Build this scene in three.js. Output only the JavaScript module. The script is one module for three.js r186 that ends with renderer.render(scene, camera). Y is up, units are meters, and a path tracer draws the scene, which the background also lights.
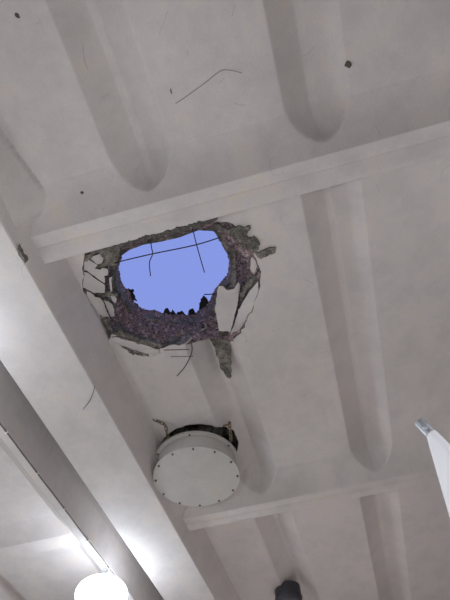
import * as THREE from 'three';
import { ImprovedNoise } from 'three/addons/math/ImprovedNoise.js';
import { TessellateModifier } from 'three/addons/modifiers/TessellateModifier.js';
import { mergeGeometries, mergeVertices, toCreasedNormals } from 'three/addons/utils/BufferGeometryUtils.js';
import { Brush, Evaluator, SUBTRACTION } from 'three-bvh-csg';

// ---------- camera, sky, exposure ----------
const scene = new THREE.Scene();
const EYE = 1.55, S = 2.85;                       // eye height; ceiling soffit stands S above the eye (4.4 m)
const camera = new THREE.PerspectiveCamera(64.01, 450 / 600, 0.05, 60);
{
  const m = new THREE.Matrix4().makeBasis(
    new THREE.Vector3(0.964161, -0.038226, -0.26255),
    new THREE.Vector3(0.241655, 0.535038, 0.809529),
    new THREE.Vector3(0.109529, -0.843963, 0.5251));
  camera.quaternion.setFromRotationMatrix(m);
  camera.position.set(0, EYE, 0);
}
scene.add(camera);
scene.background = new THREE.Color().setRGB(0.25, 0.325, 0.79);   // even violet-blue dusk sky
const renderer = new THREE.WebGLRenderer({ antialias: true });
renderer.toneMapping = THREE.LinearToneMapping;
renderer.toneMappingExposure = 0.98;
renderer.shadowMap.enabled = true;
const LAMP_POWER = 2.5, DOWN_POWER = 45, LOW_POWER = 1.3, STAND_POWER = 4.3, LAMP_COLOUR = new THREE.Color().setRGB(0.93, 0.96, 1.0);

// ---------- helpers ----------
const rng = (seed) => () => { seed |= 0; seed = seed + 0x6D2B79F5 | 0; let t = Math.imul(seed ^ seed >>> 15, 1 | seed); t = t + Math.imul(t ^ t >>> 7, 61 | t) ^ t; return ((t ^ t >>> 14) >>> 0) / 4294967296; };
const perlin = new ImprovedNoise();
const fbm = (x, y, z, f) => perlin.noise(x * f, y * f, z * f) + 0.5 * perlin.noise(x * f * 2.1 + 7, y * f * 2.1, z * f * 2.1) + 0.25 * perlin.noise(x * f * 4.3, y * f * 4.3 + 3, z * f * 4.3);
const clamp = (v, a = 0, b = 1) => Math.min(b, Math.max(a, v));
// x to the right, a ahead, d down from the soffit, all in units of S
const W = (x, a, d) => new THREE.Vector3(x * S, EYE + S * (1 - d), -a * S);
const TOP = 0.09;                                 // top of the precast panels above the soffit
const used = {};
const numbered = (n) => { const k = used[n] = (used[n] ?? -1) + 1; return k ? `${n}_${String(k).padStart(3, '0')}` : n; };
const mesh = (name, geo, mat, parent) => { const m = new THREE.Mesh(geo, mat); m.name = parent && parent !== scene ? name : numbered(name); m.castShadow = m.receiveShadow = true; (parent || scene).add(m); return m; };
const group = (name, parent) => { const g = new THREE.Group(); g.name = parent ? name : numbered(name); (parent || scene).add(g); return g; };
const tag = (o, label, category, grp) => { Object.assign(o.userData, { label, category }); if (grp) o.userData.group = grp; return o; };
const structure = (o) => { o.userData.kind = 'structure'; return o; };
const box = (w, h, d, x, y, z) => new THREE.BoxGeometry(w, h, d).translate(x, y, z);

// ---------- materials ----------
function tileNoise(n, cells, seed) {              // periodic value noise
  const r = rng(seed), g = Float32Array.from({ length: cells * cells }, r), out = new Float32Array(n * n);
  for (let y = 0; y < n; y++) for (let x = 0; x < n; x++) {
    const fx = x / n * cells, fy = y / n * cells, x0 = fx | 0, y0 = fy | 0, u = fx - x0, v = fy - y0, x1 = (x0 + 1) % cells, y1 = (y0 + 1) % cells;
    const s = u * u * (3 - 2 * u), t = v * v * (3 - 2 * v);
    out[y * n + x] = (g[y0 * cells + x0] * (1 - s) + g[y0 * cells + x1] * s) * (1 - t) + (g[y1 * cells + x0] * (1 - s) + g[y1 * cells + x1] * s) * t;
  }
  return out;
}
function texture(n, size, srgb, fn) {             // fn(i, x, y) -> [r, g, b] 0..1
  const data = new Uint8Array(n * n * 4);
  for (let i = 0; i < n * n; i++) { const c = fn(i, i % n, (i / n) | 0); for (let k = 0; k < 3; k++) data[i * 4 + k] = clamp(c[k]) * 255; data[i * 4 + 3] = 255; }
  const t = new THREE.DataTexture(data, n, n); t.wrapS = t.wrapT = THREE.RepeatWrapping; t.magFilter = THREE.LinearFilter; t.repeat.set(1 / size, 1 / size);
  if (srgb) t.colorSpace = THREE.SRGBColorSpace; t.needsUpdate = true; return t;
}
const N = 1024, n6 = tileNoise(N, 6, 1), n18 = tileNoise(N, 18, 2), n60 = tileNoise(N, 60, 3), n200 = tileNoise(N, 200, 4), n400 = tileNoise(N, 400, 5);
const dirt = new Float32Array(N * N);             // flecks, hairs and scratches on the paint
{
  const r = rng(77);
  for (let k = 0; k < 130; k++) {
    let x = r() * N, y = r() * N, a = r() * 6.28; const len = r() < 0.6 ? 2 + r() * 5 : 8 + r() * 40, s = 0.12 + r() * 0.4;
    for (let i = 0; i < len; i++) { x += Math.cos(a); y += Math.sin(a); a += (r() - 0.5) * 0.35; const j = ((y | 0) + N) % N * N + ((x | 0) + N) % N; dirt[j] = Math.max(dirt[j], s * (0.5 + r() * 0.5)); }
  }
}
const paintMap = texture(N, 2.6, true, (i) => {
  const v = 0.925 + (n6[i] - 0.5) * 0.05 + (n18[i] - 0.5) * 0.045 + (n60[i] - 0.5) * 0.03 + (n400[i] - 0.5) * 0.03, w = clamp((n18[i] * 0.6 + n60[i] * 0.4 - 0.66) * 2.2), q = 1 - dirt[i] * 0.55;
  return [v * q, (v - w * 0.03) * q, (v - w * 0.09) * q];
});
const paintBump = texture(N, 2.6, false, (i) => { const v = n18[i] * 0.35 + n60[i] * 0.35 + n200[i] * 0.3; return [v, v, v]; });
const concreteMap = texture(512, 0.5, true, (i, x, y) => { const j = y * 2 * N + x * 2, v = 0.62 + (n6[j] - 0.5) * 0.25 + (n18[j] - 0.5) * 0.3 + (n60[j] - 0.5) * 0.3 + (n200[j] - 0.5) * 0.3; return [v, v * 0.985, v * 0.96]; });
const rubbleMap = texture(512, 0.5, true, (i, x, y) => {
  const j = y * 2 * N + x * 2, k = n60[j], pit = clamp((0.36 - k) * 9), stone = clamp((n18[j] * 0.5 + k * 0.5 - 0.58) * 6);
  let v = 0.60 + (n200[j] - 0.5) * 0.2 + (n18[j] - 0.5) * 0.2 + stone * 0.1; v *= 1 - pit * 0.4;
  return [v * 1.03, v * (0.93 + stone * 0.05), v * (0.94 + stone * 0.04)];
});
const std = (rgb, o = {}) => new THREE.MeshStandardMaterial({ color: new THREE.Color().setRGB(...rgb), roughness: 0.8, ...o });
const paint = std([0.70, 0.645, 0.63], { map: paintMap, bumpMap: paintBump, bumpScale: 0.0012, roughness: 0.7 });
const concrete = std([0.46, 0.43, 0.395], { map: concreteMap, bumpMap: concreteMap, bumpScale: 0.006, roughness: 0.95 });
const rubble = std([0.86, 0.75, 0.74], { map: rubbleMap, bumpMap: rubbleMap, bumpScale: 0.015, roughness: 1 });
const felt = std([0.012, 0.013, 0.018], { roughness: 0.9 });
const wireSteel = std([0.045, 0.04, 0.045], { roughness: 0.7, metalness: 0.4 });
const rust = std([0.46, 0.35, 0.22], { roughness: 0.85, map: concreteMap });
const strandBrown = std([0.27, 0.19, 0.17], { roughness: 0.9 });
const rustDark = std([0.10, 0.075, 0.06], { roughness: 0.85 });
const drumPaint = std([0.60, 0.57, 0.545], { map: paintMap, roughness: 0.5 });
const darkCap = std([0.035, 0.033, 0.042], { roughness: 0.55, bumpMap: concreteMap, bumpScale: 0.002 });
const screed = std([0.42, 0.40, 0.38], { map: concreteMap, bumpMap: concreteMap, bumpScale: 0.004, roughness: 0.9 });
const floorScreed = std([0.66, 0.64, 0.62], { map: concreteMap, bumpMap: concreteMap, bumpScale: 0.002, roughness: 0.85 });
const clothWhite = new THREE.MeshPhysicalMaterial({ color: new THREE.Color().setRGB(0.93, 0.93, 0.97), roughness: 1, transmission: 0.15, thickness: 0, side: THREE.DoubleSide });
const galvanised = std([0.62, 0.66, 0.72], { roughness: 0.3, metalness: 0.9 });
const fittingGrey = std([0.5, 0.5, 0.5], { roughness: 0.45, metalness: 0.3 });
const cableBlack = std([0.15, 0.13, 0.12], { roughness: 0.7 });
const clipWhite = std([0.7, 0.68, 0.66], { roughness: 0.6 });
const COOL = new THREE.Color().setRGB(0.8, 0.9, 1.0);
const coolGlow = new THREE.MeshStandardMaterial({ color: 0xffffff, emissive: COOL, emissiveIntensity: 5, roughness: 0.4 });
const glowing = new THREE.MeshStandardMaterial({ color: 0xffffff, emissive: LAMP_COLOUR, emissiveIntensity: 5, roughness: 0.4 });

// ---------- surveyed outlines: [x, z, y] in metres ----------
const CUT = [[-1.154,-1.159,4.400],[-1.226,-1.286,4.400],[-1.290,-1.427,4.400],[-1.319,-1.530,4.400],[-1.313,-1.627,4.400],[-1.292,-1.711,4.400],[-1.316,-1.847,4.400],[-1.305,-1.902,4.400],[-1.245,-1.823,4.400],[-1.100,-1.929,4.400],[-0.954,-2.041,4.400],[-0.742,-2.062,4.400],[-0.568,-2.052,4.400],[-0.560,-2.132,4.400],[-0.566,-2.406,4.400],[-0.530,-2.481,4.400],[-0.472,-2.309,4.400],[-0.439,-2.169,4.400],[-0.415,-2.137,4.400],[-0.332,-2.085,4.400],[-0.198,-1.904,4.400],[-0.124,-1.760,4.400],[-0.101,-1.692,4.400],[-0.076,-1.626,4.400],[-0.079,-1.552,4.400],[-0.093,-1.493,4.400],[-0.107,-1.436,4.400],[-0.113,-1.351,4.400],[-0.135,-1.278,4.400],[-0.207,-1.200,4.400],[-0.498,-1.151,4.400],[-0.905,-1.150,4.400]];
const SKY = [[-1.078,-1.448,4.742],[-1.105,-1.484,4.742],[-1.132,-1.602,4.742],[-1.123,-1.642,4.742],[-1.107,-1.703,4.742],[-1.104,-1.780,4.742],[-1.090,-1.853,4.742],[-1.050,-1.904,4.742],[-0.990,-1.922,4.742],[-0.886,-1.983,4.742],[-0.769,-2.038,4.742],[-0.672,-2.048,4.742],[-0.597,-2.020,4.742],[-0.510,-1.948,4.742],[-0.469,-1.883,4.742],[-0.414,-1.838,4.742],[-0.344,-1.778,4.742],[-0.301,-1.694,4.742],[-0.287,-1.602,4.742],[-0.319,-1.524,4.742],[-0.325,-1.439,4.742],[-0.350,-1.366,4.742],[-0.446,-1.338,4.742],[-0.580,-1.356,4.742],[-0.726,-1.338,4.742],[-0.831,-1.332,4.742],[-0.938,-1.351,4.742],[-1.033,-1.374,4.742]];
const PAINT_A = [[-1.139,-1.212,4.434],[-1.101,-1.216,4.450],[-1.061,-1.216,4.465],[-1.073,-1.255,4.467],[-1.100,-1.288,4.462],[-1.129,-1.282,4.450],[-1.148,-1.224,4.432]];
const PAINT_B = [[-1.177,-1.210,4.418],[-1.162,-1.216,4.425],[-1.131,-1.286,4.450],[-1.154,-1.303,4.443],[-1.131,-1.328,4.457],[-1.109,-1.323,4.464],[-1.088,-1.346,4.476],[-1.103,-1.392,4.478],[-1.127,-1.388,4.468],[-1.139,-1.433,4.471],[-1.147,-1.443,4.469],[-1.200,-1.302,4.425],[-1.215,-1.277,4.414]];
const PAINT_C = [[-1.223,-1.291,4.413],[-1.205,-1.313,4.425],[-1.154,-1.448,4.467],[-1.152,-1.465,4.471],[-1.178,-1.514,4.469],[-1.219,-1.491,4.450],[-1.239,-1.484,4.441],[-1.279,-1.403,4.411]];
const PAINT_D = [[-1.282,-1.414,4.412],[-1.246,-1.490,4.439],[-1.246,-1.515,4.443],[-1.217,-1.541,4.458],[-1.215,-1.565,4.463],[-1.223,-1.634,4.471],[-1.228,-1.705,4.480],[-1.226,-1.723,4.483],[-1.323,-1.656,4.437],[-1.306,-1.562,4.428],[-1.288,-1.463,4.418]];
const PAINT_E = [[-1.209,-1.561,4.464],[-1.183,-1.596,4.480],[-1.174,-1.633,4.489],[-1.178,-1.679,4.491],[-1.192,-1.730,4.491],[-1.223,-1.733,4.486],[-1.222,-1.695,4.481],[-1.217,-1.624,4.472]];
const PAINT_F = [[-1.112,-1.427,4.500],[-1.091,-1.426,4.500],[-1.134,-1.532,4.500],[-1.153,-1.538,4.500]];
const PAINT_G = [[-1.163,-1.570,4.500],[-1.134,-1.567,4.500],[-1.129,-1.604,4.500],[-1.153,-1.638,4.500],[-1.165,-1.605,4.500]];
const PAINT_H = [[-1.247,-1.842,4.389],[-1.201,-1.853,4.389],[-1.083,-1.949,4.389],[-0.958,-2.045,4.389],[-0.960,-2.085,4.389],[-1.001,-2.073,4.366],[-1.147,-1.959,4.366],[-1.256,-1.872,4.389]];
const PAINT_I = [[-0.414,-1.729,4.472],[-0.390,-1.698,4.482],[-0.363,-1.706,4.482],[-0.344,-1.742,4.474],[-0.294,-1.749,4.476],[-0.250,-1.708,4.486],[-0.251,-1.755,4.478],[-0.278,-1.814,4.461],[-0.321,-1.901,4.436],[-0.404,-2.053,4.400],[-0.479,-2.021,4.400],[-0.468,-1.865,4.434]];
const PAINT_J = [[-0.108,-1.692,4.403],[-0.125,-1.762,4.403],[-0.202,-1.909,4.409],[-0.336,-2.106,4.429],[-0.424,-2.165,4.445],[-0.411,-2.097,4.446],[-0.303,-1.904,4.433],[-0.184,-1.760,4.413]];
const PAINT_K = [[-0.111,-1.510,4.434],[-0.071,-1.522,4.434],[-0.067,-1.551,4.434],[-0.115,-1.630,4.434],[-0.130,-1.640,4.434],[-0.143,-1.593,4.434]];
const GREY_A = [[-0.214,-1.262,4.389],[-0.139,-1.246,4.389],[-0.104,-1.269,4.389],[-0.065,-1.267,4.389],[-0.071,-1.304,4.389],[-0.099,-1.322,4.389],[-0.094,-1.349,4.389],[-0.057,-1.344,4.389],[-0.033,-1.393,4.389],[-0.052,-1.448,4.389],[-0.082,-1.474,4.389],[-0.119,-1.429,4.389],[-0.152,-1.412,4.389],[-0.180,-1.337,4.389],[-0.226,-1.285,4.389]];
const GREY_B = [[-0.281,-1.207,4.400],[-0.248,-1.213,4.400],[-0.222,-1.272,4.400],[-0.216,-1.293,4.400],[-0.258,-1.271,4.400],[-0.278,-1.236,4.400]];
const GREY_C = [[-0.075,-1.466,4.383],[-0.039,-1.467,4.383],[0.017,-1.459,4.383],[0.058,-1.464,4.383],[0.044,-1.501,4.383],[-0.006,-1.511,4.383],[-0.052,-1.523,4.383],[-0.071,-1.501,4.383]];
const GREY_D = [[-0.121,-1.655,4.434],[-0.077,-1.656,4.434],[-0.045,-1.666,4.434],[-0.049,-1.686,4.434],[-0.104,-1.692,4.434],[-0.180,-1.745,4.434],[-0.234,-1.805,4.434],[-0.281,-1.825,4.434],[-0.232,-1.744,4.434],[-0.154,-1.677,4.434]];
const GREY_E = [[-0.206,-1.412,4.542],[-0.190,-1.423,4.540],[-0.228,-1.561,4.500],[-0.269,-1.704,4.461],[-0.298,-1.706,4.458],[-0.247,-1.531,4.507]];
const GREY_F = [[-0.581,-2.097,4.451],[-0.514,-2.083,4.457],[-0.453,-2.073,4.457],[-0.431,-2.135,4.453],[-0.444,-2.239,4.427],[-0.517,-2.475,4.377],[-0.543,-2.435,4.377],[-0.561,-2.384,4.385],[-0.567,-2.210,4.425]];
const GREY_G = [[-1.292,-1.681,4.434],[-1.236,-1.730,4.434],[-1.227,-1.821,4.434],[-1.294,-1.907,4.434],[-1.325,-1.868,4.434],[-1.314,-1.767,4.434]];
const GREY_H = [[-1.231,-1.811,4.391],[-1.173,-1.800,4.391],[-1.054,-1.912,4.391],[-0.923,-2.024,4.391],[-0.948,-2.051,4.391],[-1.084,-1.951,4.391],[-1.195,-1.855,4.391]];
const GREY_I = [[-1.224,-1.926,4.396],[-1.138,-1.987,4.396],[-1.093,-2.015,4.396],[-1.043,-2.050,4.396],[-1.053,-2.097,4.396],[-1.106,-2.071,4.396],[-1.142,-2.040,4.396],[-1.163,-2.053,4.396],[-1.182,-1.998,4.396],[-1.214,-1.959,4.396]];
const GREY_J = [[-1.175,-1.185,4.417],[-1.091,-1.171,4.417],[-1.005,-1.166,4.417],[-0.928,-1.166,4.417],[-0.932,-1.210,4.417],[-0.985,-1.288,4.417],[-1.058,-1.258,4.417],[-1.076,-1.184,4.417],[-1.146,-1.217,4.417],[-1.193,-1.226,4.417]];
const GREY_K = [[-1.167,-1.257,4.474],[-1.139,-1.294,4.474],[-1.162,-1.307,4.474],[-1.160,-1.321,4.474],[-1.135,-1.331,4.474],[-1.110,-1.322,4.474],[-1.065,-1.327,4.474],[-1.004,-1.332,4.474],[-0.994,-1.319,4.474],[-1.046,-1.304,4.474],[-1.087,-1.286,4.474],[-1.122,-1.299,4.474],[-1.152,-1.257,4.474]];
const GREY_L = [[-1.259,-1.509,4.486],[-1.234,-1.509,4.486],[-1.184,-1.522,4.486],[-1.154,-1.523,4.486],[-1.138,-1.545,4.486],[-1.102,-1.556,4.486],[-1.107,-1.575,4.486],[-1.149,-1.559,4.486],[-1.183,-1.557,4.486],[-1.233,-1.554,4.486],[-1.263,-1.535,4.486]];
const GREY_M = [[-1.280,-1.410,4.403],[-1.264,-1.415,4.403],[-1.290,-1.500,4.403],[-1.291,-1.570,4.403],[-1.298,-1.638,4.403],[-1.320,-1.618,4.403],[-1.324,-1.534,4.403]];
const GREY_N = [[-1.395,-0.898,4.128],[-1.398,-0.945,4.128],[-1.401,-1.006,4.128],[-1.413,-1.017,4.128],[-1.419,-0.973,4.128],[-1.413,-0.914,4.128]];
const RIB_CHIP = [[-0.877,-1.108,4.243],[-0.672,-1.115,4.243],[-0.485,-1.132,4.243],[-0.358,-1.131,4.243],[-0.256,-1.127,4.243]];
const FELT_A = [[-1.126,-1.686,4.753],[-1.073,-1.697,4.753],[-1.084,-1.746,4.753],[-1.081,-1.804,4.753],[-1.121,-1.778,4.753],[-1.145,-1.756,4.753]];
const FELT_B = [[-1.140,-1.806,4.753],[-1.085,-1.837,4.753],[-1.092,-1.899,4.753],[-1.136,-1.926,4.753],[-1.186,-1.881,4.753]];
const FELT_C = [[-0.940,-2.016,4.753],[-0.906,-1.955,4.753],[-0.872,-1.941,4.753],[-0.870,-1.986,4.753],[-0.842,-1.964,4.753],[-0.829,-2.013,4.753],[-0.773,-1.995,4.753],[-0.749,-2.053,4.753],[-0.775,-2.106,4.753],[-0.934,-2.048,4.753]];
const FELT_D = [[-0.764,-2.099,4.753],[-0.718,-2.007,4.753],[-0.687,-2.001,4.753],[-0.679,-2.043,4.753],[-0.651,-2.062,4.753],[-0.676,-2.116,4.753]];
const FELT_E = [[-0.667,-2.087,4.753],[-0.620,-1.971,4.753],[-0.572,-1.908,4.753],[-0.554,-1.932,4.753],[-0.549,-1.983,4.753],[-0.584,-2.032,4.753],[-0.611,-2.094,4.753]];
const WIRE_LONG = [[-1.169,-1.344,4.543],[-1.021,-1.346,4.543],[-0.788,-1.353,4.543],[-0.454,-1.372,4.543],[-0.288,-1.365,4.543]];
const WIRE_A = [[-0.738,-1.218,4.534],[-0.757,-1.298,4.534],[-0.768,-1.351,4.534],[-0.809,-1.404,4.534],[-0.841,-1.511,4.534]];
const WIRE_B = [[-0.445,-1.228,4.534],[-0.456,-1.367,4.534],[-0.461,-1.465,4.534],[-0.466,-1.592,4.534]];
const WIRE_C = [[-0.405,-1.848,4.628],[-0.465,-1.840,4.628],[-0.538,-1.822,4.628]];
const WIRE_D = [[-0.713,-2.069,4.429],[-0.722,-2.125,4.392],[-0.754,-2.168,4.359],[-0.812,-2.216,4.319],[-0.876,-2.248,4.286]];
const WIRE_E = [[-1.219,-1.519,4.451],[-1.205,-1.575,4.451],[-1.214,-1.671,4.451],[-1.207,-1.746,4.451],[-1.203,-1.794,4.451]];
const WIRE_F = [[-0.919,-2.058,4.383],[-0.819,-2.086,4.383],[-0.739,-2.105,4.383]];
const WIRE_G = [[-0.895,-2.137,4.391],[-0.842,-2.154,4.391],[-0.733,-2.185,4.391]];
const WIRE_H = [[-0.052,-1.560,4.414],[-0.084,-1.607,4.414],[-0.121,-1.645,4.414]];
const STRAND_A = [[-0.294,-0.445,4.397],[-0.220,-0.425,4.397],[-0.106,-0.388,4.397],[-0.000,-0.353,4.397],[0.047,-0.366,4.397],[0.101,-0.394,4.397]];
const STRAND_B = [[-1.580,-2.218,4.128],[-1.510,-2.166,4.128],[-1.447,-2.093,4.128],[-1.407,-2.036,4.128]];
const STRAND_C = [[-0.296,-0.366,4.397],[-0.298,-0.390,4.397]];
const LUMPS = [[0.666,-0.507,4.400],[-0.930,0.166,4.400],[-0.985,-0.768,4.400],[-1.258,-0.981,4.400],[-0.571,-0.275,4.400],[0.252,-0.770,4.400],[0.442,-0.659,4.400],[-0.950,0.054,4.400],[-0.244,-2.876,4.400],[0.525,-0.830,4.400]];
const CHAIN_LEFT = [[-1.245,-2.732,4.397],[-1.212,-2.764,4.394],[-1.167,-2.802,4.372],[-1.164,-2.836,4.340],[-1.166,-2.876,4.300]];
const STRAP_RIGHT = [[-0.655,-2.965,4.394],[-0.711,-3.146,4.303]];
const STRAP_STUB = [[-0.715,-2.974,4.391],[-0.656,-2.968,4.391]];
const PAINTED = [PAINT_A,PAINT_B,PAINT_C,PAINT_D,PAINT_E,PAINT_F,PAINT_G,PAINT_H,PAINT_I,PAINT_J,PAINT_K];
const GREY = [GREY_A,GREY_B,GREY_C,GREY_D,GREY_E,GREY_F,GREY_G,GREY_H,GREY_I,GREY_J,GREY_K,GREY_L,GREY_M,GREY_N];
const FELT = [FELT_A,FELT_B,FELT_C,FELT_D,FELT_E];

// ---------- the ceiling: precast ribbed panels between beams ----------
const PITCH = 1.05, RIB_D = 0.055, RIB_START = 0.983, FILLET = 0.9;   // t runs along a bay, 0 .. PITCH
const GROOVE_W = 0.065, GROOVE_H = 0.047, GROOVE_END = 0.875, PROW = 0.085;
function grooveLift(x, t, xc) {
  const q = clamp((t - GROOVE_END) / PROW), s = Math.sqrt(1 - q * q), u = Math.abs(x - xc) / GROOVE_W;
  if (u >= s) return 0;
  const v = Math.min(1, (1 - u / s) / 0.88);       // nearly straight walls, narrow crown
  return GROOVE_H * Math.pow(s, 0.7) * (0.85 * v + 0.15 * (1 - (1 - v) * (1 - v)));
}
function ribDrop(t) {
  if (t >= RIB_START) return RIB_D;
  if (t <= FILLET) return 0;
  const q = (t - FILLET) / (RIB_START - FILLET);
  return RIB_D * (0.35 * q + 0.65 * q * q);
}
function centreDrop(x, t) {
  let d = ribDrop(t);
  for (const s of [-1, 1]) {                      // sloping haunch in each corner between beam and rib
    const y = s < 0 ? x : 0.055 - x;                      // y: as on the left side
    const edge = t < 0.945 ? -0.462 + (t - 0.72) * 0.187 : -0.42 - (t - 0.945) * 1.7;
    if (t > 0.72 && y < edge && edge > -0.497) d = Math.max(d, 0.007 + 0.08 * (edge - y) / (edge + 0.5));
  }
  if (Math.abs(t - 1.0135) < 0.0013) d -= 0.008; // formwork joint along the rib
  return d - grooveLift(x, t, -0.203) - grooveLift(x, t, 0.165);
}
function sideDrop(x, t) {                         // left-hand panel
  return 0.45 * ribDrop(t) - grooveLift(x, t, -1.32);
}
function lines(from, to, step, extra = []) {
  const v = []; for (let i = 0, n = Math.ceil((to - from) / step); i <= n; i++) v.push(from + (to - from) * i / n);
  return [...v, ...extra].filter((q) => q >= from - 1e-9 && q <= to + 1e-9).sort((p, q) => p - q).filter((q, i, s) => !i || q - s[i - 1] > 4e-4);
}
function panelSolid(drop, xs, ts) {               // closed solid: shaped soffit, flat top, four sides; z = -t
  const pos = [], uv = [], idx = [], nx = xs.length, nt = ts.length, top = EYE + S * (1 + TOP);
  for (const t of ts) for (const x of xs) { pos.push(x * S, EYE + S * (1 - drop(x, t)), -t * S); uv.push(x * S, t * S); }
  for (let j = 0; j < nt - 1; j++) for (let i = 0; i < nx - 1; i++) { const a = j * nx + i, b = a + 1, c = a + nx, e = c + 1; idx.push(a, c, b, b, c, e); }
  const soffit = new THREE.BufferGeometry();
  soffit.setAttribute('position', new THREE.Float32BufferAttribute(pos, 3)); soffit.setAttribute('uv', new THREE.Float32BufferAttribute(uv, 2)); soffit.setIndex(idx);
  soffit.computeVertexNormals();
  const nrm = soffit.attributes.normal; if (nrm.getY(((nt >> 1) * nx) + (nx >> 1)) > 0) { for (let i = 0; i < idx.length; i += 3) [idx[i + 1], idx[i + 2]] = [idx[i + 2], idx[i + 1]]; soffit.setIndex(idx); soffit.computeVertexNormals(); }
  const p2 = [], u2 = [];
  const put = (...ps) => { for (const p of ps) { p2.push(...p); u2.push(p[0] + p[2], p[1]); } };
  const P = (i, j) => { const k = (j * nx + i) * 3; return [pos[k], pos[k + 1], pos[k + 2]]; }, T = (i, j) => { const p = P(i, j); return [p[0], top, p[2]]; };
  const ring = []; for (let i = 0; i < nx; i++) ring.push([i, 0]); for (let j = 1; j < nt; j++) ring.push([nx - 1, j]); for (let i = nx - 2; i >= 0; i--) ring.push([i, nt - 1]); for (let j = nt - 2; j > 0; j--) ring.push([0, j]);
  const mid = [(xs[0] + xs[nx - 1]) / 2 * S, top, -(ts[0] + ts[nt - 1]) / 2 * S];
  ring.forEach((a, k) => { const b = ring[(k + 1) % ring.length]; put(P(...a), P(...b), T(...a), T(...a), P(...b), T(...b)); put(T(...a), T(...b), mid); });
  const rest = new THREE.BufferGeometry(); rest.setAttribute('position', new THREE.Float32BufferAttribute(p2, 3)); rest.setAttribute('uv', new THREE.Float32BufferAttribute(u2, 2)); rest.computeVertexNormals();
  return mergeGeometries([soffit.toNonIndexed(), rest]);
}
const ceiling = structure(group('ceiling'));
const tLines = lines(0, PITCH, 0.02, [...lines(0.715, 1.0, 0.0032), RIB_START, FILLET, 1.012, 1.0123, 1.0135, 1.0147, 1.015]);
const cLines = lines(-0.5, 0.555, 0.02, [...lines(-0.273, -0.133, 0.0028), ...lines(0.095, 0.235, 0.0028), ...lines(-0.5, -0.41, 0.003), ...lines(0.465, 0.555, 0.003)]);
const sLines = lines(-1.73, -0.88, 0.02, [...lines(-1.39, -1.25, 0.004)]);
const centreGeo = panelSolid(centreDrop, cLines, tLines), sideGeo = panelSolid(sideDrop, sLines, tLines);
const HOLE_BAY = 0.385;
const place = (m, a0, x = 0) => { m.position.set(x * S, 0, -a0 * S); return m; };
for (const k of [-2, -1, 1]) place(mesh('ceiling_panel', centreGeo, paint, ceiling), HOLE_BAY + PITCH * k);
for (const k of [-2, -1, 0, 1]) {
  place(mesh('ceiling_panel', sideGeo, paint, ceiling), HOLE_BAY + PITCH * k);
  place(mesh('ceiling_panel', centreGeo, paint, ceiling), HOLE_BAY + PITCH * k, 1.19);
}
// vent opening of the holed bay and its dark shaft
const VENT = { x: -0.3545, a: 1.136, r: 0.1235 };
function wobbledCircle(cx, cz, r, amp, n, seed) { const q = rng(seed), s = []; for (let i = 0; i < n; i++) { const w = i / n * Math.PI * 2, rr = r + (q() - 0.5) * amp; s.push(new THREE.Vector2(cx + Math.cos(w) * rr, cz + Math.sin(w) * rr)); } return s; }
function roughen(poly, step, jitter, seed) {      // subdivide the edges of an outline and shake them
  const r = rng(seed), out = [];
  poly.forEach((p, i) => {
    const q = poly[(i + 1) % poly.length], len = Math.hypot(q[0] - p[0], q[1] - p[1]), n = Math.max(1, Math.round(len / step));
    for (let k = 0; k < n; k++) { const f = k / n, s = (r() - 0.5) * jitter * (k ? 1 : 0.5), nx = (q[1] - p[1]) / len, nz = -(q[0] - p[0]) / len; out.push(p.map((v, j) => v + (q[j] - v) * f + (j === 0 ? nx * s : j === 1 ? nz * s : 0))); }
  });
  return out;
}
const prism = (pts, y0, y1) => new THREE.ExtrudeGeometry(new THREE.Shape(pts), { depth: y1 - y0, bevelEnabled: false, steps: 1 }).rotateX(Math.PI / 2).translate(0, y1, 0);   // shape (x, z)
{
  const base = centreGeo.clone().translate(0, 0, -HOLE_BAY * S), yS = EYE + S;
  const ev = new Evaluator(); ev.attributes = ['position', 'normal', 'uv']; ev.useGroups = true;
  const brush = (g, m) => { const b = new Brush(g, m); b.updateMatrixWorld(); return b; };
  base.clearGroups(); base.addGroup(0, base.attributes.position.count, 0);
  const cutGeo = (pts) => { const g = prism(pts, yS - 0.5, yS + 1); g.clearGroups(); g.addGroup(0, (g.index ? g.index.count : g.attributes.position.count), 0); return g; };
  let r = ev.evaluate(brush(base, paint), brush(cutGeo(roughen(CUT, 0.03, 0.022, 11).map((p) => new THREE.Vector2(p[0], p[1]))), concrete), SUBTRACTION);
  r.updateMatrixWorld();
  r = ev.evaluate(r, brush(cutGeo(wobbledCircle(VENT.x * S, -VENT.a * S, VENT.r * S, 0.012, 72, 12)), concrete), SUBTRACTION);
  mesh('ceiling_panel', r.geometry, r.material, ceiling);
}
// beams run away from the eye; the left one carries the edge rib of the next row of panels
function beamGeo(profile, a0, a1) {
  const s = new THREE.Shape(profile.map(([x, d]) => new THREE.Vector2(x * S, EYE + S * (1 - d))));
  return new THREE.ExtrudeGeometry(s, { depth: (a1 - a0) * S, bevelEnabled: false, steps: 24 }).translate(0, 0, -a1 * S);
}
const A0 = HOLE_BAY - 2 * PITCH, A1 = HOLE_BAY + 2 * PITCH;
const mirrorX = (p, c) => p.map(([x, d]) => [2 * c - x, d]);
const leftBeam = [[-0.45, -TOP], [-0.45, -0.002], [-0.495, 0.092], [-0.498, 0.095], [-0.671, 0.095], [-0.679, 0.086], [-0.679, -TOP]];
mesh('ceiling_beam', beamGeo(leftBeam, A0, A1), paint, ceiling);
mesh('ceiling_beam', beamGeo(mirrorX(leftBeam, 0.0275), A0, A1), paint, ceiling);
mesh('edge_rib', beamGeo([[-0.762, -TOP], [-0.764, 0], [-0.771, 0.098], [-0.773, 0.1], [-0.799, 0.1], [-0.803, 0.097], [-0.865, 0.03], [-0.91, -0.003], [-0.91, -TOP]], A0, A1), paint, ceiling);
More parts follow.
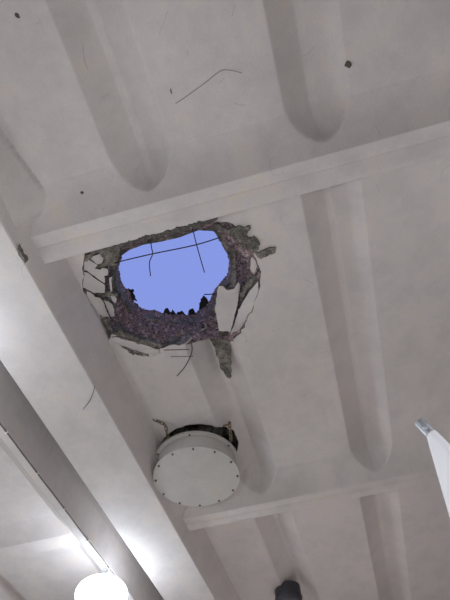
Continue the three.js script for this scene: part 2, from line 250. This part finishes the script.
// roof build-up over the panels, open at the breach and over the vent
{
  const s = new THREE.Shape([[-1.75, A0 - 0.05], [1.72, A0 - 0.05], [1.72, A1 + 0.05], [-1.75, A1 + 0.05]].map(([x, a]) => new THREE.Vector2(x * S, -a * S)));
  const c = SKY.reduce((m, p) => [m[0] + p[0] / SKY.length, m[1] + p[1] / SKY.length], [0, 0]);
  const r = rng(5);
  s.holes.push(new THREE.Path(SKY.map((p) => new THREE.Vector2(c[0] + (p[0] - c[0]) * (1.02 + r() * 0.05), c[1] + (p[1] - c[1]) * (1.02 + r() * 0.05)))));
  s.holes.push(new THREE.Path(wobbledCircle(VENT.x * S, -VENT.a * S, VENT.r * S + 0.012, 0, 48, 1)));
  const y = EYE + S * (1 + TOP);
  mesh('roof_screed', prismShape(s, y + 0.001, y + 0.085), screed, ceiling);
}
function prismShape(shape, y0, y1) { return new THREE.ExtrudeGeometry(shape, { depth: y1 - y0, bevelEnabled: false }).rotateX(Math.PI / 2).translate(0, y1, 0); }
{ // vent shaft: open tube with a lid
  const y0 = EYE + S + 0.15, h = 0.85, r = VENT.r * S;
  const pts = [[r + 0.002, 0.004], [r + 0.002, h], [0.001, h], [0.001, h + 0.01], [r + 0.01, h + 0.01], [r + 0.01, 0.004], [r + 0.002, 0.004]].map(([x, y]) => new THREE.Vector2(x, y));
  mesh('vent_shaft', new THREE.LatheGeometry(pts, 64).translate(VENT.x * S, y0, -VENT.a * S), concrete, ceiling);
}

// ---------- the breach ----------
const breach = group('broken_edge', ceiling);
{ // rubble wall between the broken soffit and the ragged roof edge
  const cx = SKY.reduce((m, p) => m + p[0], 0) / SKY.length, cz = SKY.reduce((m, p) => m + p[1], 0) / SKY.length;
  const reach = (poly, w) => {                    // distance from the centre to an outline in a direction
    const dx = Math.cos(w), dz = Math.sin(w); let best = 0;
    poly.forEach((p, i) => {
      const q = poly[(i + 1) % poly.length], ax = p[0] - cx, az = p[1] - cz, bx = q[0] - p[0], bz = q[1] - p[1], den = dx * bz - dz * bx;
      if (Math.abs(den) < 1e-9) return;
      const t = (ax * bz - az * bx) / den, u = (ax * dz - az * dx) / den;
      if (t > 0 && u >= 0 && u <= 1) best = Math.max(best, t);
    });
    return best;
  };
  const spikeless = CUT.filter((p, i) => i < 13 || i > 17), n = 420, m = 34, pos = [], uv = [], idx = [], r = rng(31);
  const yLow = EYE + S + 0.006, yTop = EYE + S * 1.124, ragged = Array.from({ length: n }, () => r() - 0.5);
  for (let j = 0; j <= m; j++) for (let i = 0; i <= n; i++) {
    const w = (i % n) / n * Math.PI * 2, f = j / m, lo = reach(spikeless, w) + 0.014, hi = reach(SKY, w);
    const g = Math.pow(f, 0.8), y = yLow + (yTop - yLow) * f;
    let q = lo + (hi - lo) * g;
    const px = cx + Math.cos(w) * q, pz = cz + Math.sin(w) * q, edge = Math.min(1, f * 6) ;
    const amp = edge * (f > 0.94 ? 0.5 : 1);
    q += amp * (fbm(px, y, pz, 9) * 0.022 + fbm(px + 5, y, pz, 34) * 0.014) + (j === m ? ragged[i % n] * 0.012 : 0);
    pos.push(cx + Math.cos(w) * q, y + amp * fbm(px, y + 9, pz, 22) * 0.016, cz + Math.sin(w) * q); uv.push(i / n * 3.2, f * 0.45);
  }
  for (let j = 0; j < m; j++) for (let i = 0; i < n; i++) { const a = j * (n + 1) + i; idx.push(a, a + 1, a + n + 1, a + 1, a + n + 2, a + n + 1); }
  const g = new THREE.BufferGeometry(); g.setAttribute('position', new THREE.Float32BufferAttribute(pos, 3)); g.setAttribute('uv', new THREE.Float32BufferAttribute(uv, 2)); g.setIndex(idx); g.computeVertexNormals();
  const o = mesh('rubble_face', g, rubble, breach); o.userData.label = 'crumbled brown rubble face of the hole';
}
function chunk(poly, thick, jitter, rough, seed) { // a broken piece: outline below, back above, ragged sides
  const pts = roughen(poly, rough ? 0.02 : 0.028, jitter, seed), flat = pts.map((p) => new THREE.Vector2(p[0], p[1]));
  const faces = THREE.ShapeUtils.triangulateShape(flat, []), ccw = THREE.ShapeUtils.area(flat) > 0;
  const pos = [], uv = [], low = (i) => [pts[i][0], pts[i][2], pts[i][1]], high = (i) => [pts[i][0], pts[i][2] + thick, pts[i][1]];
  const put = (a, b, c, flip) => { for (const p of flip ? [a, c, b] : [a, b, c]) pos.push(...p); };
  for (const [a, b, c] of faces) { put(low(a), low(b), low(c), !ccw); for (let k = 0; k < 3; k++) uv.push(0, 0); }
  const front = pos.length / 3;
  for (const [a, b, c] of faces) put(high(a), high(c), high(b), !ccw);
  pts.forEach((p, i) => { const j = (i + 1) % pts.length; put(low(i), high(i), low(j), !ccw); put(low(j), high(i), high(j), !ccw); });
  let g = new THREE.BufferGeometry(); g.setAttribute('position', new THREE.Float32BufferAttribute(pos, 3));
  if (rough) {
    g = new TessellateModifier(0.022, 5).modify(g);
    const p = g.attributes.position;
    for (let i = 0; i < p.count; i++) { const x = p.getX(i), y = p.getY(i), z = p.getZ(i); p.setXYZ(i, x + fbm(x, y, z + 3, 28) * rough * 0.6, y + fbm(x, y, z, 24) * rough, z + fbm(x + 4, y, z, 28) * rough * 0.6); }
  }
  const p = g.attributes.position, u = []; for (let i = 0; i < p.count; i++) u.push(p.getX(i) + p.getY(i) * 0.7, p.getZ(i) + p.getY(i) * 0.7);
  g.setAttribute('uv', new THREE.Float32BufferAttribute(u, 2));
  if (!rough) { g.addGroup(0, front, 0); g.addGroup(front, p.count - front, 1); }
  g.computeVertexNormals();
  return g;
}
PAINTED.forEach((p, i) => mesh('painted_fragment', chunk(p, 0.03, 0.009, 0, 100 + i), [paint, concrete], breach));
GREY.forEach((p, i) => { const o = mesh('concrete_chunk', chunk(p, 0.035, 0.016, 0.008, 200 + i), concrete, breach); });
FELT.forEach((p, i) => mesh('felt_scrap', chunk(p, 0.012, 0.016, 0.004, 300 + i), felt, breach));
{ // crumbled arris of the rib along the near side of the breach
  const r = rng(9), bits = [];
  for (let k = 0; k < 50; k++) {
    const f = k / 49 * (RIB_CHIP.length - 1), i = Math.min(RIB_CHIP.length - 2, f | 0), u = f - i, A = RIB_CHIP[i], B = RIB_CHIP[i + 1];
    const g = mergeVertices(new THREE.IcosahedronGeometry(0.012 + r() * 0.009, 1)), p = g.attributes.position, ox = A[0] + (B[0] - A[0]) * u;
    for (let j = 0; j < p.count; j++) { const s = 1 + fbm(p.getX(j) * 1 + k, p.getY(j), p.getZ(j), 40) * 0.5; p.setXYZ(j, p.getX(j) * s * 1.5, p.getY(j) * s, p.getZ(j) * s); }
    bits.push(g.translate(ox, EYE + S * (1 - RIB_D) + 0.010 + r() * 0.010, -0.385 * S - 0.004 - r() * 0.006));
  }
  const g = mergeGeometries(bits.map((b) => b.toNonIndexed())); g.computeVertexNormals();
  mesh('crumbled_arris', g, concrete, breach);
}
const V3 = (p) => new THREE.Vector3(p[0], p[2], p[1]);
function tube(points, r, n = 40) { return new THREE.TubeGeometry(new THREE.CatmullRomCurve3(points.map(V3)), n, r, 6); }
const wireThing = (pts, r, label, m = wireSteel, name = 'loose_wire', cat = 'wire') => tag(mesh(name, tube(pts, r), m), label, cat);
wireThing(WIRE_LONG, 0.0042, 'long dark wire stretched right across the patch of sky in the hole');
wireThing(WIRE_A, 0.0038, 'bent dark wire end hanging against the left half of the sky');
wireThing(WIRE_B, 0.0038, 'straighter dark wire end hanging against the right half of the sky');
wireThing(WIRE_C, 0.0042, 'short stub of wire poking level into the sky at the lower right');
wireThing(WIRE_D, 0.0036, 'curved thin wire dangling below the lower rim of the hole');
wireThing(WIRE_E, 0.0036, 'thin wire lying over the cracked white fragments left of the sky');
wireThing(WIRE_F, 0.003, 'short wire lying along the lower white rim of the hole');
wireThing(WIRE_G, 0.0022, 'faint straight wire on the painted ceiling just under the hole rim');
wireThing(WIRE_H, 0.003, 'thin wire beside the small white fragment at the right of the hole');
wireThing(STRAND_A, 0.0016, 'thin reddish strand stuck to the ceiling between the two upper grooves', strandBrown, 'dry_strand', 'strand');
wireThing(STRAND_C, 0.0035, 'tiny dark curled strand beside the upper left groove', rustDark, 'dry_strand', 'strand');
wireThing(STRAND_B, 0.0024, 'thin dark strand stuck under the wide white beam', rustDark, 'dry_strand', 'strand');

// ---------- the round vent cover ----------
{
  const t = tag(group('vent_cover'), 'round white bolted drum cover hanging askew under a black vent opening', 'vent cover');
  t.position.copy(W(-0.3595, 1.1375, 0)); t.rotation.x = -0.055;
  const lathe = (pts) => toCreasedNormals(new THREE.LatheGeometry(pts.map(([r, y]) => new THREE.Vector2(r * S, -y * S)), 96), 0.5);
  mesh('flange', lathe([[0.117, 0.032], [0.1255, 0.032], [0.1265, 0.033], [0.1265, 0.0415], [0.1255, 0.0425], [0.117, 0.0425], [0.117, 0.032]]), drumPaint, t);
  mesh('drum', lathe([[0.113, 0.034], [0.1165, 0.034], [0.1165, 0.0785], [0.113, 0.0785], [0.113, 0.034]]), drumPaint, t);
  const plateAt = new THREE.Group(); 
  const plate = mesh('cover_plate', lathe([[0.0005, 0.0785], [0.1265, 0.0785], [0.1278, 0.0792], [0.1278, 0.0822], [0.127, 0.083], [0.0005, 0.083]]), drumPaint, t);
  plate.position.set(-0.003 * S, 0, -0.013 * S);
  const head = new THREE.CylinderGeometry(0.008, 0.009, 0.008, 6);
  for (let k = 0; k < 12; k++) { const w = k / 12 * Math.PI * 2 + 0.31; const b = mesh('bolt', head, rustDark, plate); b.position.set(Math.cos(w) * 0.1205 * S, -0.083 * S - 0.005, Math.sin(w) * 0.1205 * S); }
  for (let k = 0; k < 6; k++) { const w = k / 6 * Math.PI * 2 + 0.4; const b = mesh('bolt', head, rustDark, t); b.position.set(Math.cos(w) * 0.122 * S, -0.0425 * S - 0.003, Math.sin(w) * 0.122 * S); }
}
{ // rusty perforated strap at the right of the cover
  const t = tag(group('perforated_strap'), 'rusty perforated strap holding the right side of the round cover', 'strap');
  const A = V3(STRAP_RIGHT[0]), B = V3(STRAP_RIGHT[1]), L = A.distanceTo(B);
  B.x += 0.02; B.z -= 0.004; t.position.copy(A); t.quaternion.setFromUnitVectors(new THREE.Vector3(0, -1, 0), B.clone().sub(A).normalize());
  const s = new THREE.Shape([[-0.013, 0.02], [0.013, 0.02], [0.013, -L + 0.05], [-0.013, -L + 0.05]].map(([x, y]) => new THREE.Vector2(x, y)));
  for (let y = -0.012; y > -L + 0.062; y -= 0.036) s.holes.push(new THREE.Path().absarc(0, y, 0.0065, 0, 6.2832, true));
  mesh('strap_band', new THREE.ExtrudeGeometry(s, { depth: 0.003, bevelEnabled: false }), rust, t);
  const head = new THREE.CylinderGeometry(0.013, 0.013, 0.01, 6).rotateX(Math.PI / 2);
  for (const y of [0.006, -L + 0.062]) { const b = mesh('bolt', head, rustDark, t); b.position.set(0, y, 0.005); }
  const stub = tube(STRAP_STUB, 0.008, 8); const o = mesh('hook', stub, rust); tag(o, 'short rusty hook on the ceiling beside the perforated strap', 'hook');
}
{ // rusty chain at the left
  const t = tag(group('rusty_chain'), 'short rusty chain running from the ceiling to the left of the cover', 'chain');
  const c = new THREE.CatmullRomCurve3(CHAIN_LEFT.map(V3)), n = Math.round(c.getLength() / 0.03), o = c.getPoint(0); t.position.copy(o);
  const link = new THREE.TorusGeometry(0.012, 0.0042, 6, 14).scale(1.5, 1, 1);
  for (let k = 0; k < n; k++) {
    const f = (k + 0.5) / n, m = mesh('link', link, rust, t), d = c.getTangentAt(f);
    m.position.copy(c.getPointAt(f)).sub(o); m.quaternion.setFromUnitVectors(new THREE.Vector3(1, 0, 0), d).multiply(new THREE.Quaternion().setFromAxisAngle(new THREE.Vector3(1, 0, 0), k % 2 ? 1.57 : 0));
  }
}
{ // dark vent stub in the far bay
  const pts = [[0.001, 0.05], [0.046, 0.05], [0.050, 0.046], [0.052, 0.040], [0.052, -0.012], [0.001, -0.012]].map(([r, y]) => new THREE.Vector2(r * S, -y * S));
  const t = tag(group('vent_stub'), 'dark round vent stub under the far bay at the bottom edge', 'vent');
  t.position.copy(W(-0.252, 2.035, 0));
  mesh('pipe', toCreasedNormals(new THREE.LatheGeometry(pts, 48), 0.6), darkCap, t);
  const ring = mesh('collar', new THREE.TorusGeometry(0.0525 * S, 0.008, 8, 48).rotateX(Math.PI / 2), darkCap, t); ring.position.y = -0.03 * S;
}

// ---------- lamps, cable ----------
const lampX = -0.773, lampA = 1.485;
function pendant(x, a, top, drop, label, power, R = 0.24, tint = COOL, glow = coolGlow) {
  const t = tag(group('globe_lamp'), label, 'lamp', 'white globe lamps'), p = W(x, a, top); t.position.copy(p);
  const L = (drop - top) * S - R * 0.6;       // rod length down to the globe
  mesh('ceiling_rose', new THREE.CylinderGeometry(0.026, 0.03, 0.03, 32).translate(0, -0.015, 0), fittingGrey, t);
  mesh('rod', new THREE.CylinderGeometry(0.009, 0.009, L, 12).translate(0, -L / 2, 0), fittingGrey, t);
  mesh('gallery', new THREE.CylinderGeometry(0.045, 0.055, 0.035, 32).translate(0, -L + 0.002, 0), fittingGrey, t);
  const g = mesh('globe', new THREE.SphereGeometry(R, 40, 24).scale(1, 0.6, 1).translate(0, -L - R * 0.6, 0), glow, t); g.userData.label = 'glowing white globe';
  const l = new THREE.PointLight(tint, power, 0, 2); l.position.set(0, -L - R * 0.6, 0); l.castShadow = true; l.shadow.radius = 7; t.add(l);
  return t;
}
pendant(lampX - 0.014, lampA, 0.1, 0.183, 'bright white globe lamp glaring beside the wide beam at the lower left', LAMP_POWER);
pendant(lampX - 0.014, lampA - PITCH, 0.1, 0.183, 'white globe lamp nearer the viewer under the same rib, left of the picture', LAMP_POWER * 0.35);
function addedDomeLamp(x, a, top, label, power, L) {             // added unseen shaded lamps; the floor they light brightens the ceiling
  const t = tag(group('added_dome_lamp'), label, 'lamp', 'added dome lamps over the floor'); t.position.copy(W(x, a, top));
  mesh('ceiling_rose', new THREE.CylinderGeometry(0.05, 0.06, 0.03, 24).translate(0, -0.015, 0), fittingGrey, t);
  mesh('rod', new THREE.CylinderGeometry(0.009, 0.009, L, 12).translate(0, -L / 2, 0), fittingGrey, t);
  mesh('shade', new THREE.LatheGeometry([[0.04, 0.03], [0.06, 0], [0.2, -0.1], [0.27, -0.2], [0.262, -0.2], [0.194, -0.106], [0.05, -0.01], [0.001, -0.01]].map(([r, y]) => new THREE.Vector2(r, y - L)), 40), fittingGrey, t);
  mesh('bulb', new THREE.SphereGeometry(0.07, 24, 16).translate(0, -L - 0.1, 0), glowing, t);
  const l = new THREE.SpotLight(LAMP_COLOUR, power, 0, 1.25, 0.35, 2); l.position.set(0, -L - 0.1, 0); l.target.position.set(0, -L - 1.1, 0); l.castShadow = true; l.shadow.radius = 4; t.add(l, l.target);
}
addedDomeLamp(-1.45, 1.4, 0, 'added grey dome lamp lighting the floor ahead at the far left', DOWN_POWER * 0.4, 1.25);
addedDomeLamp(0.62, 1.5, 0.095, 'added grey dome lamp lighting the floor ahead at the right', DOWN_POWER * 0.35, 1.25);
addedDomeLamp(-0.1, 2.455, 0.055, 'added grey dome lamp lighting the floor by the far wall', DOWN_POWER * 1.4, 1.25);
addedDomeLamp(0.6, 0.2, 0.095, 'added grey dome lamp on a short rod to brighten the white cloth', DOWN_POWER * 0.3, 0.7);  // added out of view to light the cloth
pendant(-0.98, 0.1, 0, 0.8, 'added white globe lamp on a long rod beside the viewer at the left, outside the picture', LOW_POWER, 0.2, LAMP_COLOUR, glowing);  // added out of view: side light from the left across the grooves
pendant(-0.98, 0.9, 0, 0.8, 'added white globe lamp on a long rod ahead at the left, outside the picture', LOW_POWER * 0.7, 0.2, LAMP_COLOUR, glowing);  // added out of view, second side light from the left
pendant(0.64, 0.45, 0.095, 0.78, 'added white globe lamp on a long rod at the right, outside the picture', LOW_POWER * 0.8, 0.2, LAMP_COLOUR, glowing);  // added out of view: weak side light from the right for grooves and haunch
{ // unseen floor lamp added beside the viewer to brighten the cloth
  const t = tag(group('added_standing_lamp'), 'added white globe lamp standing on the floor to the left of the viewer', 'lamp'); t.position.set(-0.62, 0, -0.05);
  mesh('base', new THREE.CylinderGeometry(0.15, 0.16, 0.025, 40).translate(0, 0.0126, 0), fittingGrey, t);
  mesh('pole', new THREE.CylinderGeometry(0.012, 0.012, 1.74, 16).translate(0, 0.89, 0), fittingGrey, t);
  mesh('globe', new THREE.SphereGeometry(0.13, 32, 20).translate(0, 1.88, 0), glowing, t);
  const l = new THREE.PointLight(LAMP_COLOUR, STAND_POWER, 0, 2); l.position.set(0, 1.88, 0); l.castShadow = true; l.shadow.radius = 6; t.add(l);
}
{
  const t = tag(group('lamp_cable'), 'thin dark cable clipped along the edge of the shaded rib towards the lamp', 'cable');
  const r = rng(21), pts = []; for (let a = -0.2; a <= lampA + 0.06; a += 0.06) pts.push(W(-0.7735 + (r() - 0.5) * 0.0014, a, 0.1018 + r() * 0.0008));
  t.position.copy(pts[0]); const o = pts[0].clone();
  mesh('flex', new THREE.TubeGeometry(new THREE.CatmullRomCurve3(pts.map((p) => p.clone().sub(o))), 160, 0.0055, 8), cableBlack, t);
  for (let a = -0.1; a < lampA; a += 0.172) { const c = mesh('clip', new THREE.TorusGeometry(0.011, 0.004, 6, 14), clipWhite, t); c.position.copy(W(-0.7735, a + 0.03, 0.102)).sub(o); }
}

// ---------- white cloth on a leaning metal pole ----------
{
  const t = tag(group('flag'), 'plain white cloth on a bright metal pole leaning in at the right edge', 'flag');
  const tip = new THREE.Vector3(0.337, 2.612, -1.284), dir = new THREE.Vector3(0.31316, -0.94595, -0.08437).normalize(), L = (tip0 => tip0 / 0.94595)(2.612 - 0.035);
  const foot = tip.clone().addScaledVector(dir, L); foot.y += 0; t.position.copy(foot);
  t.quaternion.setFromUnitVectors(new THREE.Vector3(0, 1, 0), dir.clone().negate());
  mesh('pole', new THREE.LatheGeometry([[0.0165, 0], [0.0165, L], [0.0135, L], [0.0135, L - 0.12]].map(([r, y]) => new THREE.Vector2(r, y)), 28), galvanised, t);
  const bolt = mesh('bolt', new THREE.CylinderGeometry(0.006, 0.006, 0.042, 12).rotateX(Math.PI / 2).translate(0, L - 0.022, 0), galvanised, t);
  mesh('tip_rivet', new THREE.SphereGeometry(0.007, 14, 10).translate(-0.006, L - 0.036, 0.0165), galvanised, t);
  t.updateMatrixWorld(); const inv = t.matrixWorld.clone().invert();
  mesh('base', new THREE.CylinderGeometry(0.24, 0.26, 0.06, 48).translate(foot.x, 0.031, foot.z).applyMatrix4(inv), darkCap, t);
  const edge = new THREE.Vector3(-0.1, -0.88, -0.44).normalize(), pos = [], uv = [], idx = [], nu = 90, nv = 70;
  for (let j = 0; j <= nv; j++) for (let i = 0; i <= nu; i++) {
    const s = j / nv, u = i / nu, side = new THREE.Vector3().crossVectors(dir, edge).normalize();
    const P = tip.clone().addScaledVector(dir, 0.055 + s * 1.3), E = tip.clone().addScaledVector(dir, 0.055).addScaledVector(edge, s * 1.15);
    const down = new THREE.Vector3().subVectors(E, P), len = Math.max(0.02, down.length()), out = new THREE.Vector3().crossVectors(side, dir).normalize();
    if (out.dot(edge) > 0) out.negate();           // away from the hanging cloth
    const rad = 0.0185 + s * 0.006, a = P.clone();
    const rim = rad * (1 - 0.55 * Math.min(1, len * 4)), arc = (o, w, r) => o.addScaledVector(side, -Math.cos(w) * r).addScaledVector(out, Math.sin(w) * r);
    if (u >= 0.4 && u <= 0.6) arc(a, (u - 0.4) / 0.2 * Math.PI, rad);                       // round the pole
    else if (u < 0.1 || u > 0.9) { a.addScaledVector(down, 1); arc(a, u < 0.1 ? (u - 0.1) / 0.2 * Math.PI : Math.PI + (u - 0.9) / 0.2 * Math.PI, rim); }   // hem
    else {                                          // two layers hanging from it
      const q = u < 0.4 ? 1 - (u - 0.1) / 0.3 : (u - 0.6) / 0.3;
      a.addScaledVector(down, q).addScaledVector(side, (u < 0.4 ? -1 : 1) * (rad + (rim - rad) * q));
    }
    const q = clamp(a.clone().sub(P).dot(edge) / len); a.addScaledVector(side, Math.sin(q * 7 + s * 2.5) * 0.035 * Math.min(1, len * 2.5) * q);   // soft folds
    pos.push(a.x, a.y, a.z); uv.push(i / nu * 0.8, s * 1.3);
  }
  for (let j = 0; j < nv; j++) for (let i = 0; i < nu; i++) { const a = j * (nu + 1) + i; idx.push(a, a + 1, a + nu + 1, a + 1, a + nu + 2, a + nu + 1); }
  const g = new THREE.BufferGeometry(); g.setAttribute('position', new THREE.Float32BufferAttribute(pos, 3)); g.setAttribute('uv', new THREE.Float32BufferAttribute(uv, 2)); g.setIndex(idx); g.computeVertexNormals();
  mesh('cloth', g.applyMatrix4(inv), clothWhite, t);
}
// small dark lumps stuck to the ceiling
{
  const sizes = [0.017, 0.011, 0.009, 0.005, 0.007, 0.006, 0.005, 0.005, 0.006, 0.005], where = ['beside the upper right groove', 'in the far upper left corner', 'near the corner of the first cross rib', 'left of the upper left groove', 'inside the upper left groove', 'near the left wall of the upper right groove', 'inside the upper right groove', 'below the upper left corner lump', 'between the two middle grooves', 'under the end of the upper right groove'];
  LUMPS.slice(0, 3).forEach((p, i) => {
    const g = mergeVertices(new THREE.IcosahedronGeometry(sizes[i], 2)), q = g.attributes.position;
    for (let j = 0; j < q.count; j++) { const s = 1 + fbm(q.getX(j) + i, q.getY(j), q.getZ(j), 60) * 0.5; q.setXYZ(j, q.getX(j) * s, q.getY(j) * s * 0.5, q.getZ(j) * s * 1.1); }
    g.computeVertexNormals();
    const d = i === 2 ? ribDrop(p[1] / -S - HOLE_BAY + PITCH) : 0, o = mesh('dirt_lump', g.translate(p[0], p[2] - d * S - 0.001, p[1]), rustDark);
    tag(o, `${['larger', 'round', 'small'][i]} dark lump stuck to the ceiling ${where[i]}`, 'dirt lump');
  });
}

// ---------- floor and walls ----------
{
  const x0 = -1.735 * S, x1 = 1.70 * S, z0 = -A1 * S, z1 = -A0 * S, top = EYE + S * (1 + TOP), T = 0.25;
  structure(mesh('floor', box(x1 - x0 + 2 * T, 0.2, z1 - z0 + 2 * T, (x0 + x1) / 2, -0.1, (z0 + z1) / 2), floorScreed));
  structure(mesh('wall_left', box(T, top, z1 - z0 + 2 * T, x0 - T / 2, top / 2, (z0 + z1) / 2), paint));
  structure(mesh('wall_right', box(T, top, z1 - z0 + 2 * T, x1 + T / 2, top / 2, (z0 + z1) / 2), paint));
  structure(mesh('wall_far', box(x1 - x0, top, T, (x0 + x1) / 2, top / 2, z0 - T / 2), paint));
  structure(mesh('wall_near', box(x1 - x0, top, T, (x0 + x1) / 2, top / 2, z1 + T / 2), paint));
}
renderer.render(scene, camera);
